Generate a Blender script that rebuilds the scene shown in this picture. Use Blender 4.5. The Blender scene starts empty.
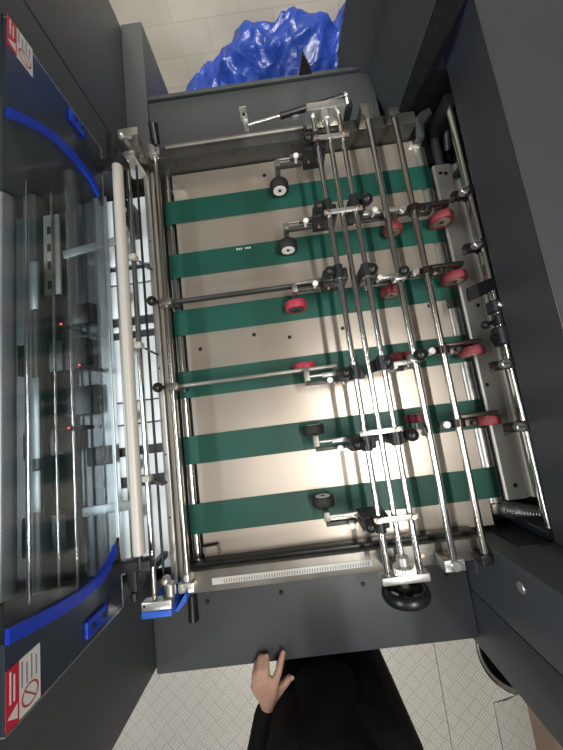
import bpy, bmesh, math, random
from mathutils import Vector, Matrix
random.seed(7)
S = bpy.context.scene
C = bpy.context.collection
PI = math.pi

# ------------------------------------------------------------ camera
cam = bpy.data.objects.new('camera', bpy.data.cameras.new('camera'))
C.objects.link(cam); S.camera = cam
cam.data.sensor_fit = 'VERTICAL'; cam.data.sensor_height = 36.0
cam.data.lens = 304.277 / 750 * 36
cam.data.clip_start = .01
# rows: image right, image down, viewing direction
RX = Vector((0.99124616, -0.12681909, -0.0367148))
RY = Vector((-0.13072969, -0.98167763, -0.13863184))
RZ = Vector((-0.01846094, 0.14221799, -0.98966319))
cam.matrix_world = Matrix(((RX.x, -RY.x, -RZ.x, 0), (RX.y, -RY.y, -RZ.y, 0), (RX.z, -RY.z, -RZ.z, 1.65), (0, 0, 0, 1)))

# ------------------------------------------------------------ world, lamps, exposure
w = bpy.data.worlds.new('world'); S.world = w; w.use_nodes = True
w.node_tree.nodes['Background'].inputs[0].default_value = (0.60, 0.53, 0.46, 1)
w.node_tree.nodes['Background'].inputs[1].default_value = 0.18
def area(name, loc, target, sx, sy, power, col):
    l = bpy.data.lights.new(name, 'AREA'); l.shape = 'RECTANGLE'; l.size = sx; l.size_y = sy; l.energy = power; l.color = col
    o = bpy.data.objects.new(name, l); C.objects.link(o); o.location = loc
    zz = (Vector(loc) - Vector(target)).normalized(); xx = Vector((0, 1, 0)).cross(zz).normalized(); yy = zz.cross(xx)   # long side along the machine
    o.rotation_euler = Matrix((xx, yy, zz)).transposed().to_euler()
    return o
area('ceiling_lamp_overhead', (.0, -.55, 3.6), (0, -.4, .8), 1.2, .9, 8, (1, .97, .92))
area('ceiling_lamp_right', (.85, -.45, 3.55), (0, -.1, .8), .09, 1.9, 56, (1, .96, .90))
area('ceiling_lamp_left', (-2.35, -.3, 3.3), (-.3, 0, .8), .14, 2.4, 60, (.86, .95, 1))
o = area('added_wall_light', (.1, 1.1, 2.7), (.1, 2.4, -.1), 2.2, .25, 22, (1, .96, .88)); o.data.spread = math.radians(72)  # added light, aimed to brighten the far wall; narrow spread spares the bed
area('platform_area_light', (-.3, -2.4, 3.2), (0, -1.5, 0), 1.6, .4, 26, (1, .98, .94))  # out-of-view area light aimed down at the platform
S.view_settings.view_transform = 'Standard'
S.view_settings.look = 'None'
S.view_settings.gamma = 1
S.view_settings.use_curve_mapping = False
S.view_settings.exposure = 0.0

# ------------------------------------------------------------ materials
def mat(name, col, rough=.5, metal=0.0, noise=0.0, nscale=(8, 8, 8), bump=0.0, bscale=300, spec=.5, coat=0, rnoise=0.0):
    m = bpy.data.materials.new(name); m.use_nodes = True
    nt = m.node_tree; b = nt.nodes['Principled BSDF']
    b.inputs['Roughness'].default_value = rough; b.inputs['Metallic'].default_value = metal
    b.inputs['Specular IOR Level'].default_value = spec
    b.inputs['Coat Weight'].default_value = coat
    tc = nt.nodes.new('ShaderNodeTexCoord'); mp = nt.nodes.new('ShaderNodeMapping'); mp.inputs['Scale'].default_value = nscale
    nt.links.new(tc.outputs['Object'], mp.inputs['Vector'])
    n = nt.nodes.new('ShaderNodeTexNoise'); n.inputs['Scale'].default_value = 1; n.inputs['Detail'].default_value = 5
    nt.links.new(mp.outputs[0], n.inputs['Vector'])
    r = nt.nodes.new('ShaderNodeValToRGB')
    lo = [max(0, c * (1 - noise)) for c in col]; hi = [min(1, c * (1 + noise)) for c in col]
    r.color_ramp.elements[0].position = .3; r.color_ramp.elements[1].position = .7
    r.color_ramp.elements[0].color = (*lo, 1); r.color_ramp.elements[1].color = (*hi, 1)
    nt.links.new(n.outputs['Fac'], r.inputs['Fac']); nt.links.new(r.outputs['Color'], b.inputs['Base Color'])
    if rnoise:
        mr = nt.nodes.new('ShaderNodeMapRange'); mr.inputs[3].default_value = rough - rnoise; mr.inputs[4].default_value = rough + rnoise
        nt.links.new(n.outputs['Fac'], mr.inputs[0]); nt.links.new(mr.outputs[0], b.inputs['Roughness'])
    if bump:
        n2 = nt.nodes.new('ShaderNodeTexNoise'); n2.inputs['Scale'].default_value = bscale
        nt.links.new(tc.outputs['Object'], n2.inputs['Vector'])
        bp = nt.nodes.new('ShaderNodeBump'); bp.inputs['Strength'].default_value = bump; bp.inputs['Distance'].default_value = .001
        nt.links.new(n2.outputs['Fac'], bp.inputs['Height']); nt.links.new(bp.outputs[0], b.inputs['Normal'])
    return m
M = {}
M['paint'] = mat('grey_machine_paint', (.052, .057, .060), .42, 0, .06, (3, 3, 3), .35, 900)
M['paint_deck'] = mat('deck_machine_paint', (.060, .066, .070), .45, 0, .06, (3, 3, 3), .35, 900)
M['navy'] = mat('navy_door_sheet', (.032, .042, .058), .2, 0, .15, (5, 5, 5), .1, 500)
M['bed'] = mat('brushed_bed_steel', (.57, .505, .43), .30, .68, .02, (2, 14, 2), .03, 700, rnoise=.03)
M['plate'] = mat('worn_plate_steel', (.52, .48, .42), .42, .55, .16, (18, 4, 6), .1, 500, rnoise=.06)
M['white_plate'] = mat('bright_plate_steel', (.74, .79, .80), .40, .15, .05, (30, 6, 6))
M['rail'] = mat('rail_steel', (.28, .265, .24), .45, .8, .12, (20, 5, 5), .1, 600)
M['rail_dark'] = mat('dark_rail_steel', (.075, .075, .07), .45, .4, .15, (20, 5, 5), .1, 600)
M['chrome'] = mat('polished_shaft_steel', (.80, .79, .77), .16, 1, .04, (40, 4, 40))
M['shaft_warm'] = mat('ground_shaft_steel', (.62, .58, .53), .22, 1, .08, (40, 4, 40))
M['zinc'] = mat('zinc_steel', (.70, .69, .66), .32, .85, .08, (30, 30, 30))
M['alu'] = mat('pale_roller_sleeve', (.62, .58, .53), .48, .15, .04, (30, 3, 30))
M['bronze'] = mat('dark_bronze_clamp', (.045, .034, .028), .32, .7, .3, (60, 60, 60))
M['black'] = mat('black_plastic', (.012, .012, .013), .32, 0, .2, (40, 40, 40))
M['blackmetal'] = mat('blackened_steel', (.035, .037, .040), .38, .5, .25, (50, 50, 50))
M['pale_in'] = mat('pale_interior_sheet', (.36, .39, .40), .35, .5, .15, (20, 4, 8))
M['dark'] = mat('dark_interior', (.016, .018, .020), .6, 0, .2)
M['grey_in'] = mat('grey_interior_sheet', (.13, .14, .145), .38, .5, .15, (12, 3, 8))
M['rubber'] = mat('black_rubber', (.012, .012, .012), .65, 0, .3, (80, 80, 80))
M['red'] = mat('red_rubber', (.43, .035, .06), .55, 0, .15, (60, 60, 60))
M['red_dusty'] = mat('dusty_red_rubber', (.23, .03, .045), .6, 0, .25, (60, 60, 60))
M['hub'] = mat('white_hub', (.86, .85, .82), .4, 0, .04)
M['hub_gold'] = mat('brass_hub', (.55, .45, .33), .35, .8, .1)
M['blue'] = mat('blue_plastic', (.010, .042, .48), .35, 0, .1, (20, 20, 20))
M['bluelight'] = mat('blue_bracket_plastic', (.03, .13, .62), .4, 0, .08, (20, 20, 20))
M['stick_red'] = mat('sticker_red', (.52, .02, .05), .4)
M['stick_white'] = mat('sticker_white', (.66, .66, .64), .4)
M['ink'] = mat('sticker_ink', (.22, .22, .22), .5)
M['ink_red'] = mat('sticker_red_ink', (.40, .06, .06), .5)
M['skin'] = mat('skin', (.50, .29, .215), .5, 0, .12, (60, 60, 60), .2, 400)
M['cloth'] = mat('black_cloth', (.007, .007, .009), .8, 0, .4, (14, 14, 14), .6, 700, spec=.25)
M['hair'] = mat('dark_hair', (.012, .009, .008), .5, 0, .3, (80, 80, 80))
M['scale'] = mat('scale_white', (.62, .61, .57), .4)
M['copper'] = mat('copper_screw', (.55, .33, .24), .3, .9)
M['hose'] = mat('ribbed_hose_steel', (.5, .5, .48), .25, .9, .2, (40, 40, 40))

def belt_mat():
    m = mat('green_belt', (.009, .080, .058), .48, 0, .10, (6, 6, 6), .25, 900, spec=.45)
    return m
M['belt'] = belt_mat()
def glass_mat():
    m = bpy.data.materials.new('clear_acrylic'); m.use_nodes = True; nt = m.node_tree
    nt.nodes.remove(nt.nodes['Principled BSDF']); out = nt.nodes['Material Output']
    t = nt.nodes.new('ShaderNodeBsdfTransparent'); t.inputs[0].default_value = (.80, .83, .84, 1)
    g = nt.nodes.new('ShaderNodeBsdfGlossy'); g.inputs['Roughness'].default_value = .10; g.inputs[0].default_value = (.55, .58, .60, 1)
    lw = nt.nodes.new('ShaderNodeLayerWeight'); lw.inputs[0].default_value = .5
    pw = nt.nodes.new('ShaderNodeMath'); pw.operation = 'POWER'; pw.inputs[1].default_value = 4; nt.links.new(lw.outputs['Facing'], pw.inputs[0])
    f = nt.nodes.new('ShaderNodeMath'); f.operation = 'MULTIPLY_ADD'; f.inputs[1].default_value = .6; f.inputs[2].default_value = .08; nt.links.new(pw.outputs[0], f.inputs[0])
    mx = nt.nodes.new('ShaderNodeMixShader')
    nt.links.new(f.outputs[0], mx.inputs[0]); nt.links.new(t.outputs[0], mx.inputs[1]); nt.links.new(g.outputs[0], mx.inputs[2])
    nt.links.new(mx.outputs[0], out.inputs[0]); return m
M['glass'] = glass_mat()
def led_mat():
    m = bpy.data.materials.new('red_led'); m.use_nodes = True; b = m.node_tree.nodes['Principled BSDF']
    b.inputs['Base Color'].default_value = (.6, .02, .01, 1); b.inputs['Emission Color'].default_value = (1, .08, .04, 1); b.inputs['Emission Strength'].default_value = 3
    return m
M['led'] = led_mat()
def wall_mat():
    m = mat('painted_block_wall', (.50, .47, .40), .85, 0, .10, (3, 3, 3), .5, 60)
    nt = m.node_tree; b = nt.nodes['Principled BSDF']; tc = [n for n in nt.nodes if n.type == 'TEX_COORD'][0]
    sp = nt.nodes.new('ShaderNodeSeparateXYZ'); cb = nt.nodes.new('ShaderNodeCombineXYZ')
    nt.links.new(tc.outputs['Object'], sp.inputs[0]); nt.links.new(sp.outputs[0], cb.inputs[0]); nt.links.new(sp.outputs[2], cb.inputs[1])
    br = nt.nodes.new('ShaderNodeTexBrick'); br.inputs['Scale'].default_value = 1
    br.inputs['Brick Width'].default_value = .4; br.inputs['Row Height'].default_value = .17; br.inputs['Mortar Size'].default_value = .006; br.inputs['Mortar Smooth'].default_value = .6
    nt.links.new(cb.outputs[0], br.inputs['Vector'])
    br.inputs['Color1'].default_value = (1, 1, 1, 1); br.inputs['Color2'].default_value = (.90, .90, .89, 1); br.inputs['Mortar'].default_value = (.86, .85, .83, 1)
    mx = nt.nodes.new('ShaderNodeMix'); mx.data_type = 'RGBA'; mx.blend_type = 'MULTIPLY'; mx.inputs[0].default_value = 1
    old = b.inputs['Base Color'].links[0].from_socket
    nt.links.new(old, mx.inputs[6]); nt.links.new(br.outputs['Color'], mx.inputs[7]); nt.links.new(mx.outputs[2], b.inputs['Base Color'])
    return m
M['wall'] = wall_mat()
M['concrete'] = mat('workshop_floor', (.26, .20, .15), .6, 0, .15, (4, 4, 4), .3, 50)
def tread_mat():
    m = bpy.data.materials.new('tread_plate'); m.use_nodes = True; nt = m.node_tree; b = nt.nodes['Principled BSDF']
    N = nt.nodes.new; L = nt.links.new
    def mth(op, a, c=None):
        n = N('ShaderNodeMath'); n.operation = op
        for i, v in enumerate((a, c)):
            if v is None: continue
            if isinstance(v, (int, float)): n.inputs[i].default_value = v
            else: L(v, n.inputs[i])
        return n.outputs[0]
    tc = N('ShaderNodeTexCoord'); mp = N('ShaderNodeMapping'); mp.inputs['Rotation'].default_value = (0, 0, math.radians(48)); mp.inputs['Scale'].default_value = (18, 18, 18)
    L(tc.outputs['Object'], mp.inputs[0]); sp = N('ShaderNodeSeparateXYZ'); L(mp.outputs[0], sp.inputs[0])
    u, v = sp.outputs[0], sp.outputs[1]
    par = mth('ABSOLUTE', mth('MODULO', mth('ADD', mth('FLOOR', u), mth('FLOOR', v)), 2))
    fu, fv = mth('SUBTRACT', mth('FRACT', u), .5), mth('SUBTRACT', mth('FRACT', v), .5)
    def bars(a, c):   # five bars stacked along a, long along c
        st = mth('GREATER_THAN', mth('COSINE', mth('MULTIPLY', a, 2 * PI * 5)), .0)
        ma = mth('LESS_THAN', mth('ABSOLUTE', a), .46); mb = mth('LESS_THAN', mth('ABSOLUTE', c), .40)
        return mth('MULTIPLY', st, mth('MULTIPLY', ma, mb))
    A, B_ = bars(fu, fv), bars(fv, fu)
    h = mth('ADD', mth('MULTIPLY', A, par), mth('MULTIPLY', B_, mth('SUBTRACT', 1, par)))
    bp = N('ShaderNodeBump'); bp.inputs['Distance'].default_value = .005; bp.inputs['Strength'].default_value = 1.0; L(h, bp.inputs['Height']); L(bp.outputs[0], b.inputs['Normal'])
    ns = N('ShaderNodeTexNoise'); ns.inputs['Scale'].default_value = 4; L(tc.outputs['Object'], ns.inputs['Vector'])
    cr = N('ShaderNodeValToRGB'); cr.color_ramp.elements[0].color = (.52, .49, .43, 1); cr.color_ramp.elements[1].color = (.60, .57, .51, 1); L(ns.outputs['Fac'], cr.inputs[0])
    mx = N('ShaderNodeMix'); mx.data_type = 'RGBA'; L(mth('MULTIPLY', h, .65), mx.inputs[0]); L(cr.outputs[0], mx.inputs[6]); mx.inputs[7].default_value = (.86, .84, .80, 1)
    L(mx.outputs[2], b.inputs['Base Color']); b.inputs['Metallic'].default_value = .45; b.inputs['Roughness'].default_value = .42
    return m
M['tread'] = tread_mat()
def tarp_mat():
    m = mat('blue_tarpaulin', (.014, .045, .27), .36, 0, .2, (6, 6, 6), 0, 1, coat=.15)
    nt = m.node_tree; b = nt.nodes['Principled BSDF']; tc = [n for n in nt.nodes if n.type == 'TEX_COORD'][0]
    v = nt.nodes.new('ShaderNodeTexVoronoi'); v.feature = 'F1'; v.inputs['Scale'].default_value = 7
    n = nt.nodes.new('ShaderNodeTexNoise'); n.inputs['Scale'].default_value = 5; n.inputs['Detail'].default_value = 4
    mx = nt.nodes.new('ShaderNodeMix'); mx.data_type = 'RGBA'; mx.inputs[0].default_value = .25
    nt.links.new(tc.outputs['Object'], mx.inputs[6]); nt.links.new(n.outputs['Color'], mx.inputs[7]); nt.links.new(tc.outputs['Object'], n.inputs['Vector'])
    nt.links.new(mx.outputs[2], v.inputs['Vector'])
    bp = nt.nodes.new('ShaderNodeBump'); bp.inputs['Strength'].default_value = .45; bp.inputs['Distance'].default_value = .05
    nt.links.new(v.outputs['Distance'], bp.inputs['Height']); nt.links.new(bp.outputs[0], b.inputs['Normal'])
    return m
M['tarp'] = tarp_mat()

# ------------------------------------------------------------ mesh helpers
class MB:
    def __init__(s): s.bm = bmesh.new()
    def box(s, x0, x1, y0, y1, z0, z1, bev=0.0, rot=None, about=None):
        g = bmesh.ops.create_cube(s.bm, size=1); vs = g['verts']
        c = Vector(((x0 + x1) / 2, (y0 + y1) / 2, (z0 + z1) / 2))
        for v in vs: v.co = Vector((v.co.x * (x1 - x0), v.co.y * (y1 - y0), v.co.z * (z1 - z0)))
        if bev:
            es = list({e for v in vs for e in v.link_edges})
            r = bmesh.ops.bevel(s.bm, geom=es, offset=bev, segments=2, affect='EDGES', profile=.5)
            vs = list({v for f in r['faces'] for v in f.verts} | {v for v in vs if v.is_valid})
        R = Matrix.Rotation(rot[0], 4, rot[1]) if rot else Matrix.Identity(4)
        if about is None:
            for v in vs: v.co = (R @ v.co) + c
        else:
            a = Vector(about)
            for v in vs: v.co = R @ (v.co + c - a) + a
        return s
    def cyl(s, a, b, r, seg=20, r2=None, bev=0):
        a, b = Vector(a), Vector(b); d = b - a; L = d.length
        q = d.to_track_quat('Z', 'Y').to_matrix().to_4x4()
        r2 = r if r2 is None else r2
        prof = [(0, 0), (r - bev, 0), (r, bev), (r2, L - bev), (r2 - bev, L), (0, L)] if bev else [(0, 0), (r, 0), (r2, L), (0, L)]
        return s.lathe(prof, seg, Matrix.Translation(a) @ q)
    def lathe(s, prof, seg=24, mtx=Matrix.Identity(4), closed=False):
        rings = []
        for (r, z) in prof:
            if r <= 1e-7: rings.append([s.bm.verts.new(mtx @ Vector((0, 0, z)))])
            else: rings.append([s.bm.verts.new(mtx @ Vector((r * math.cos(2 * PI * k / seg), r * math.sin(2 * PI * k / seg), z))) for k in range(seg)])
        pairs = list(zip(rings, rings[1:])) + ([(rings[-1], rings[0])] if closed else [])
        for A, B in pairs:
            for k in range(seg):
                k2 = (k + 1) % seg
                f = [A[k % len(A)], A[k2 % len(A)], B[k2 % len(B)], B[k % len(B)]]
                u = []
                for v in f:
                    if v not in u: u.append(v)
                if len(u) > 2:
                    try: s.bm.faces.new(u)
                    except ValueError: pass
        return s
    def ring(s, c, axis, R, r, seg=32, rs=12, sq=1.0):
        q = Vector(axis).to_track_quat('Z', 'Y').to_matrix().to_4x4()
        prof = [(R + r * math.cos(2 * PI * k / rs), r * sq * math.sin(2 * PI * k / rs)) for k in range(rs)]
        return s.lathe(prof, seg, Matrix.Translation(Vector(c)) @ q, True)
    def tube(s, pts, r, seg=10):
        for a, b in zip(pts, pts[1:]): s.cyl(a, b, r, seg)
        for p in pts[1:-1]: s.ball(p, r, 8)
        return s
    def ball(s, c, r, seg=16, sc=(1, 1, 1)):
        g = bmesh.ops.create_uvsphere(s.bm, u_segments=seg, v_segments=max(6, seg // 2), radius=r)
        for v in g['verts']: v.co = Vector((v.co.x * sc[0], v.co.y * sc[1], v.co.z * sc[2])) + Vector(c)
        return s
    def prism(s, poly, z0, z1, axis='z'):
        def P(a, b, t): return Vector((a, b, t)) if axis == 'z' else (Vector((a, t, b)) if axis == 'y' else Vector((t, a, b)))
        A = [s.bm.verts.new(P(a, b, z0)) for a, b in poly]; B = [s.bm.verts.new(P(a, b, z1)) for a, b in poly]
        n = len(poly)
        s.bm.faces.new(A); s.bm.faces.new(list(reversed(B)))
        for k in range(n): s.bm.faces.new([A[k], B[k], B[(k + 1) % n], A[(k + 1) % n]])
        return s
    def done(s, name, m, parent=None, label=None):
        bmesh.ops.recalc_face_normals(s.bm, faces=s.bm.faces)
        me = bpy.data.meshes.new(name); s.bm.to_mesh(me); s.bm.free()
        me.materials.append(M[m]); me.shade_smooth(); me.set_sharp_from_angle(angle=math.radians(35))
        o = bpy.data.objects.new(name, me); C.objects.link(o)
        if parent:
            o.parent = parent
            chain = parent; off = Vector((0, 0, 0))
            while chain: off += chain.location; chain = chain.parent
            me.transform(Matrix.Translation(-off))
        if label: o['label'] = label
        return o
def thing(name, label, cat, loc=(0, 0, 0), group=None):
    o = bpy.data.objects.new(name, None); C.objects.link(o); o.location = loc; o.empty_display_size = .05
    o['label'] = label; o['category'] = cat
    if group: o['group'] = group
    return o
def tag(o, label, cat, group=None):
    o['label'] = label; o['category'] = cat
    if group: o['group'] = group
    return o
def dup(root, loc, label=None):
    r = root.copy(); C.objects.link(r); r.location = loc
    if label: r['label'] = label
    for ch in list(root.children):
        c = ch.copy(); C.objects.link(c); c.parent = r
        for g in list(ch.children):
            d = g.copy(); C.objects.link(d); d.parent = c
    return r
def struct(o): o['kind'] = 'structure'; return o

# ------------------------------------------------------------ the setting
struct(MB().box(-4, 4, -3.5, 2.4, -.35, -.30).done('floor', 'concrete'))
struct(MB().box(-4, 4, 2.4, 2.55, -.35, 3.2).done('wall_far', 'wall'))

# standing platform of tread plate in front of the machine
p = thing('standing_platform', 'raised aluminium tread plate platform in front of the machine, below the grey deck', 'platform', (0, -1.4, -.3))
MB().prism([(-1.25, -.66), (-1.25, -2.2), (.523, -2.2), (.530, -.66)], -.012, 0).done('tread_sheet', 'tread', p)
arc = [(.94 + .217 * math.cos(math.radians(a)), -1.20 + .217 * math.sin(math.radians(a))) for a in range(248, 174, -8)]
MB().prism([(.533, -.66), (.526, -2.2), (.745, -2.2), (.752, -1.42)] + [q for q in arc if q[0] < .86] + [(.727, -1.10), (.727, -.66)], -.012, 0).done('tread_sheet', 'tread', p)
o = MB().prism([(.755, -.001), (.755, -.014), (.82, -.020), (.925, -.055), (.925, -.042), (.82, -.006)], -2.2, -1.424, 'y').done('nosing', 'tread', p, 'sloping tread plate strip at the right edge')
for x in (-1.2, -.3, .45):
    MB().box(x - .03, x + .03, -2.15, -.7, -.3, -.0125).done('support_beam', 'blackmetal', p)
b = thing('waste_bin', 'round black bin with a grey rim tucked under the machine beside the platform', 'bin', (.94, -1.20, -.3))
mt = Matrix.Translation((.94, -1.20, -.3))
MB().lathe([(0, 0), (.17, 0), (.205, .285), (.198, .285), (.165, .012), (0, .012)], 48, mt).done('bin_body', 'black', b)
MB().ring((.94, -1.20, -.013), (0, 0, 1), .203, .008, 48, 8).done('rim', 'rail', b)

# blue tarpaulin heap
def tarp():
    bm = bmesh.new(); nx, ny = 90, 60
    rnd = random.Random(3)
    bumps = [(rnd.uniform(0, 1), rnd.uniform(.15, .8), rnd.uniform(.08, .2), rnd.uniform(-.035, .045)) for _ in range(40)]
    creases = [(rnd.uniform(0, 1), rnd.uniform(0, 1), rnd.uniform(0, PI), rnd.uniform(.012, .035)) for _ in range(110)]
    V = []
    for j in range(ny + 1):
        for i in range(nx + 1):
            u, v = i / nx, j / ny
            prof = min(1, math.sin(PI * min(1, max(0, u))) * 2.2) ** .28
            step = .40 + .18 * (u > .12) * min(1, (u - .12) / .25) + (.16 * min(1, (u - .8) / .1) if u > .8 else 0) - .07 * math.exp(-((u - .77) / .05) ** 2)
            h = step * math.sin(PI * min(1, v * 1.0 + .0)) ** .6 * prof
            for (a, c, s_, q) in bumps: h += q * math.exp(-((u - a) ** 2 * 4 + (v - c) ** 2) / s_ ** 2) * math.sin(PI * v) ** .5 * prof
            for (a, c, t, s_) in creases:
                dd = (u - a) * 2 * math.cos(t) + (v - c) * math.sin(t); al = -(u - a) * 2 * math.sin(t) + (v - c) * math.cos(t)
                h += s_ * math.exp(-(dd / .025) ** 2 - (al / .22) ** 2) * math.sin(PI * v)
            x = -.46 + u * 1.24; y = 1.74 + v * .60 + .02 * math.sin(9 * u)
            V.append(bm.verts.new((x, y, -.298 + max(0, h))))
    for j in range(ny):
        for i in range(nx):
            k = j * (nx + 1) + i; bm.faces.new([V[k], V[k + 1], V[k + nx + 2], V[k + nx + 1]])
    me = bpy.data.meshes.new('tarpaulin'); bm.to_mesh(me); bm.free(); me.shade_smooth(); me.materials.append(M['tarp'])
    o = bpy.data.objects.new('tarpaulin', me); C.objects.link(o)
    s = o.modifiers.new('thick', 'SOLIDIFY'); s.thickness = .002
    tag(o, 'crumpled blue plastic tarpaulin heaped on the floor by the block wall', 'tarpaulin')
tarp()

# ------------------------------------------------------------ machine housings
# body under the table with near and far decks
body = thing('machine_body', 'dark grey machine body with flat decks around the steel belt table', 'machine', (0, .25, -.3))
MB().box(-.40, .385, -.56, 1.05, -.3, .765).box(.385, .60, -.325, 1.05, -.3, .765).done('base_housing', 'dark', body)
def deck(x0, x1, y0, y1, z):
    return MB().box(x0, x1, y0, y1, z - .035, z, .003)
d = deck(-.424, .386, -.592, -.372, .80).done('near_deck', 'paint_deck', body)
for x, y in ((-.088, -.4355), (.122, -.4395), (-.28, -.437), (.334, -.439)):
    MB().cyl((x, y, .7995), (x, y, .8032), .0055, 14, bev=.001).done('deck_screw', 'black', d)
d = deck(-.3365, .40, .795, 1.085, .80).done('far_deck', 'paint_deck', body)
MB().box(-.3365, .398, 1.072, 1.086, .80, .812, .003).done('deck_lip', 'paint', d)
MB().box(.40, .44, -.328, .855, .60, .80).done('side_sill', 'dark', body)

# left feeder housing
lc = thing('feeder_housing', 'tall dark grey housing along the left side of the belt table', 'machine cabinet', (-.9, .4, -.3))
MB().box(-1.4, -.426, -.583, -.354, -.3, 1.32, .004).done('near_pillar', 'paint', lc)
MB().box(-1.4, -.412, .757, 1.40, -.3, 1.32, .004).done('far_pillar', 'paint', lc)
MB().box(-.424, -.410, -.354, .757, 1.233, 1.30).done('top_beam', 'paint', lc)
MB().box(-.4125, -.4105, .86, .863, .80, 1.3).done('panel_seam', 'dark', lc)
MB().box(-1.4, -1.3, -.354, .757, -.3, 1.233).done('back_panel', 'dark', lc)
MB().box(-.4105, -.338, .80, 1.40, -.3, .803, .002).done('side_ledge', 'paint_deck', body)
# warning-free plain details
MB().box(-1.3, -.412, -.354, .757, -.3, .76).done('inner_floor', 'dark', lc)

# rollers and plates seen through the guard
inn = thing('feed_roller_unit', 'rollers and steel plates behind the clear guard', 'roller unit', (-.7, .2, .76))
MB().box(-1.29, -.50, -.34, .745, .7605, .775).done('base_sheet', 'grey_in', inn)
MB().cyl((-.77, -.345, .86), (-.77, .748, .86), .032, 32).done('roller', 'pale_in', inn)
MB().cyl((-.69, -.345, .835), (-.69, .748, .835), .028, 32).done('roller', 'grey_in', inn)
for x, z, r in ((-.614, .868, .0035), (-.566, .872, .0035), (-.66, .90, .004)):
    MB().cyl((x, -.345, z), (x, .748, z), r, 12).done('rod', 'chrome', inn)
MB().box(-.592, -.532, -.345, .745, .79, .80).done('long_strip', 'grey_in', inn)
MB().box(-.527, -.482, -.345, .745, .802, .815).done('long_strip', 'pale_in', inn)
pl = MB().box(-.655, -.607, .43, .68, .842, .850, .001).done('slotted_bracket', 'plate', inn)
hh = MB()
for y in (.63, .575, .52, .46): hh.box(-.643, -.625, y - .012, y + .012, .8498, .8512)
hh.done('slot', 'dark', pl)
for y0, y1 in ((.38, .52), (-.02, .19), (-.15, -.05)):
    MB().box(-.672, -.650, y0, y1, .87, .878, .001).done('pale_block', 'pale_in', inn)
for x0, x1, y0, y1 in ((-.75, -.55, .21, .30), (-.62, -.52, .08, .16), (-.735, -.60, -.02, .05), (-.56, -.49, -.06, -.01), (-.74, -.62, -.27, -.17), (-.61, -.53, .34, .40)):
    MB().box(x0, x1, y0, y1, .801, .835, .004).done('dark_block', 'blackmetal', inn)
MB().box(-.575, -.425, .525, .548, .875, .881, .001, rot=(.14, 'Z')).done('link_bar', 'pale_in', inn)
MB().box(-.54, -.41, -.172, -.150, .88, .886, .001, rot=(.03, 'Z')).done('link_bar', 'pale_in', inn)
for x, y in ((-.565, .315), (-.52, .20), (-.552, .045)):
    MB().cyl((x, y, .8165), (x, y, .9), .006, 10).ball((x, y, .9), .0065, 8).done('sensor_post', 'blackmetal', inn)
    MB().ball((x, y, .9075), .0028, 8).done('red_light', 'led', inn)

# clear guard door with navy corner sheets, blue seals, handles and stickers
g = thing('guard_door', 'clear acrylic guard door with navy corners and blue curved seals on the left', 'guard', (-.405, .2, .967))
far_arc = [(.562, 1.231), (.584, 1.198), (.603, 1.168), (.622, 1.125), (.631, 1.075), (.627, 1.025), (.608, .992), (.582, .969)]
near_arc = [(-.239, 1.231), (-.250, 1.180), (-.257, 1.140), (-.263, 1.090), (-.262, 1.045), (-.248, 1.012), (-.230, .990), (-.205, .969)]
def yz(poly, x0, x1): return MB().prism(poly, x0, x1, 'x')
yz(near_arc + list(reversed(far_arc)), -.408, -.403).done('acrylic_pane', 'glass', g)
yz(far_arc + [(.745, .969), (.745, 1.231)], -.408, -.402).done('corner_sheet', 'navy', g)
yz(near_arc + [(-.340, .969), (-.340, 1.231)], -.408, -.402).done('corner_sheet', 'navy', g)
MB().box(-.4085, -.4015, -.341, .746, .9655, .9689).done('edge_strip', 'zinc', g)
MB().box(-.4085, -.4015, .7455, .7475, .9655, 1.231).done('edge_strip', 'zinc', g)
MB().box(-.4085, -.4015, -.3425, -.3405, .9655, 1.231).done('edge_strip', 'zinc', g)
def seal(arc, sg):
    m = MB(); n = len(arc); w0 = .019
    off = [(y - sg * w0 * 1.0, z) for y, z in arc]
    poly = arc[:-1] + list(reversed(off[:-1]))
    m.prism(poly, -.4025, -.396, 'x'); return m
seal(far_arc, 1).done('blue_seal', 'blue', g)
seal(near_arc, -1).done('blue_seal', 'blue', g)
for y0, y1, z0, z1 in ((.702, .732, 1.037, 1.088), (-.328, -.300, 1.028, 1.088)):
    hd = MB().box(-.402, -.394, y0, y1, z0, z1, .003).done('latch_plate', 'blue', g)
    for z in (z0 + .014, z1 - .014): MB().cyl((-.394, (y0 + y1) / 2, z), (-.3915, (y0 + y1) / 2, z), .005, 12).done('latch_screw', 'dark', hd)
def sticker(y0, y1, sym):
    st = MB().box(-.402, -.4012, y0, y1, 1.178, 1.212).done('warning_sticker', 'stick_white', g)
    MB().box(-.402, -.4010, y0, y1, 1.212, 1.2305).done('red_panel', 'stick_red', st)
    t = MB(); yl = y0 + .004
    t.prism([(y0 + .005, 1.2145), (y0 + .022, 1.2145), (y0 + .0135, 1.2285)], -.4011, -.4006, 'x')
    t.box(-.4011, -.4006, y0 + .028, y1 - .004, 1.2235, 1.2255); t.box(-.4011, -.4006, y0 + .028, y1 - .010, 1.218, 1.220)
    t.done('warning_triangle', 'stick_white', st)
    t = MB()
    for k in range(4):
        zc = 1.208 - k * .0075
        t.box(-.4013, -.4008, y0 + (.034 if sym else .004), y1 - .004 - (.006 if k % 2 else 0), zc - .0012, zc + .0008)
    t.done('text_lines', 'ink', st)
    t = MB().ring((-.4010, y0 + .018, 1.195), (1, 0, 0), .0125, .0012, 28, 6, .3)
    t.box(-.4013, -.4008, y0 + .007, y0 + .029, 1.1942, 1.1958, rot=(.8, 'X'))
    t.done('prohibition_ring', 'ink_red', st)
sticker(-.339, -.270, True); sticker(.691, .760 - .006, True)

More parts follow.
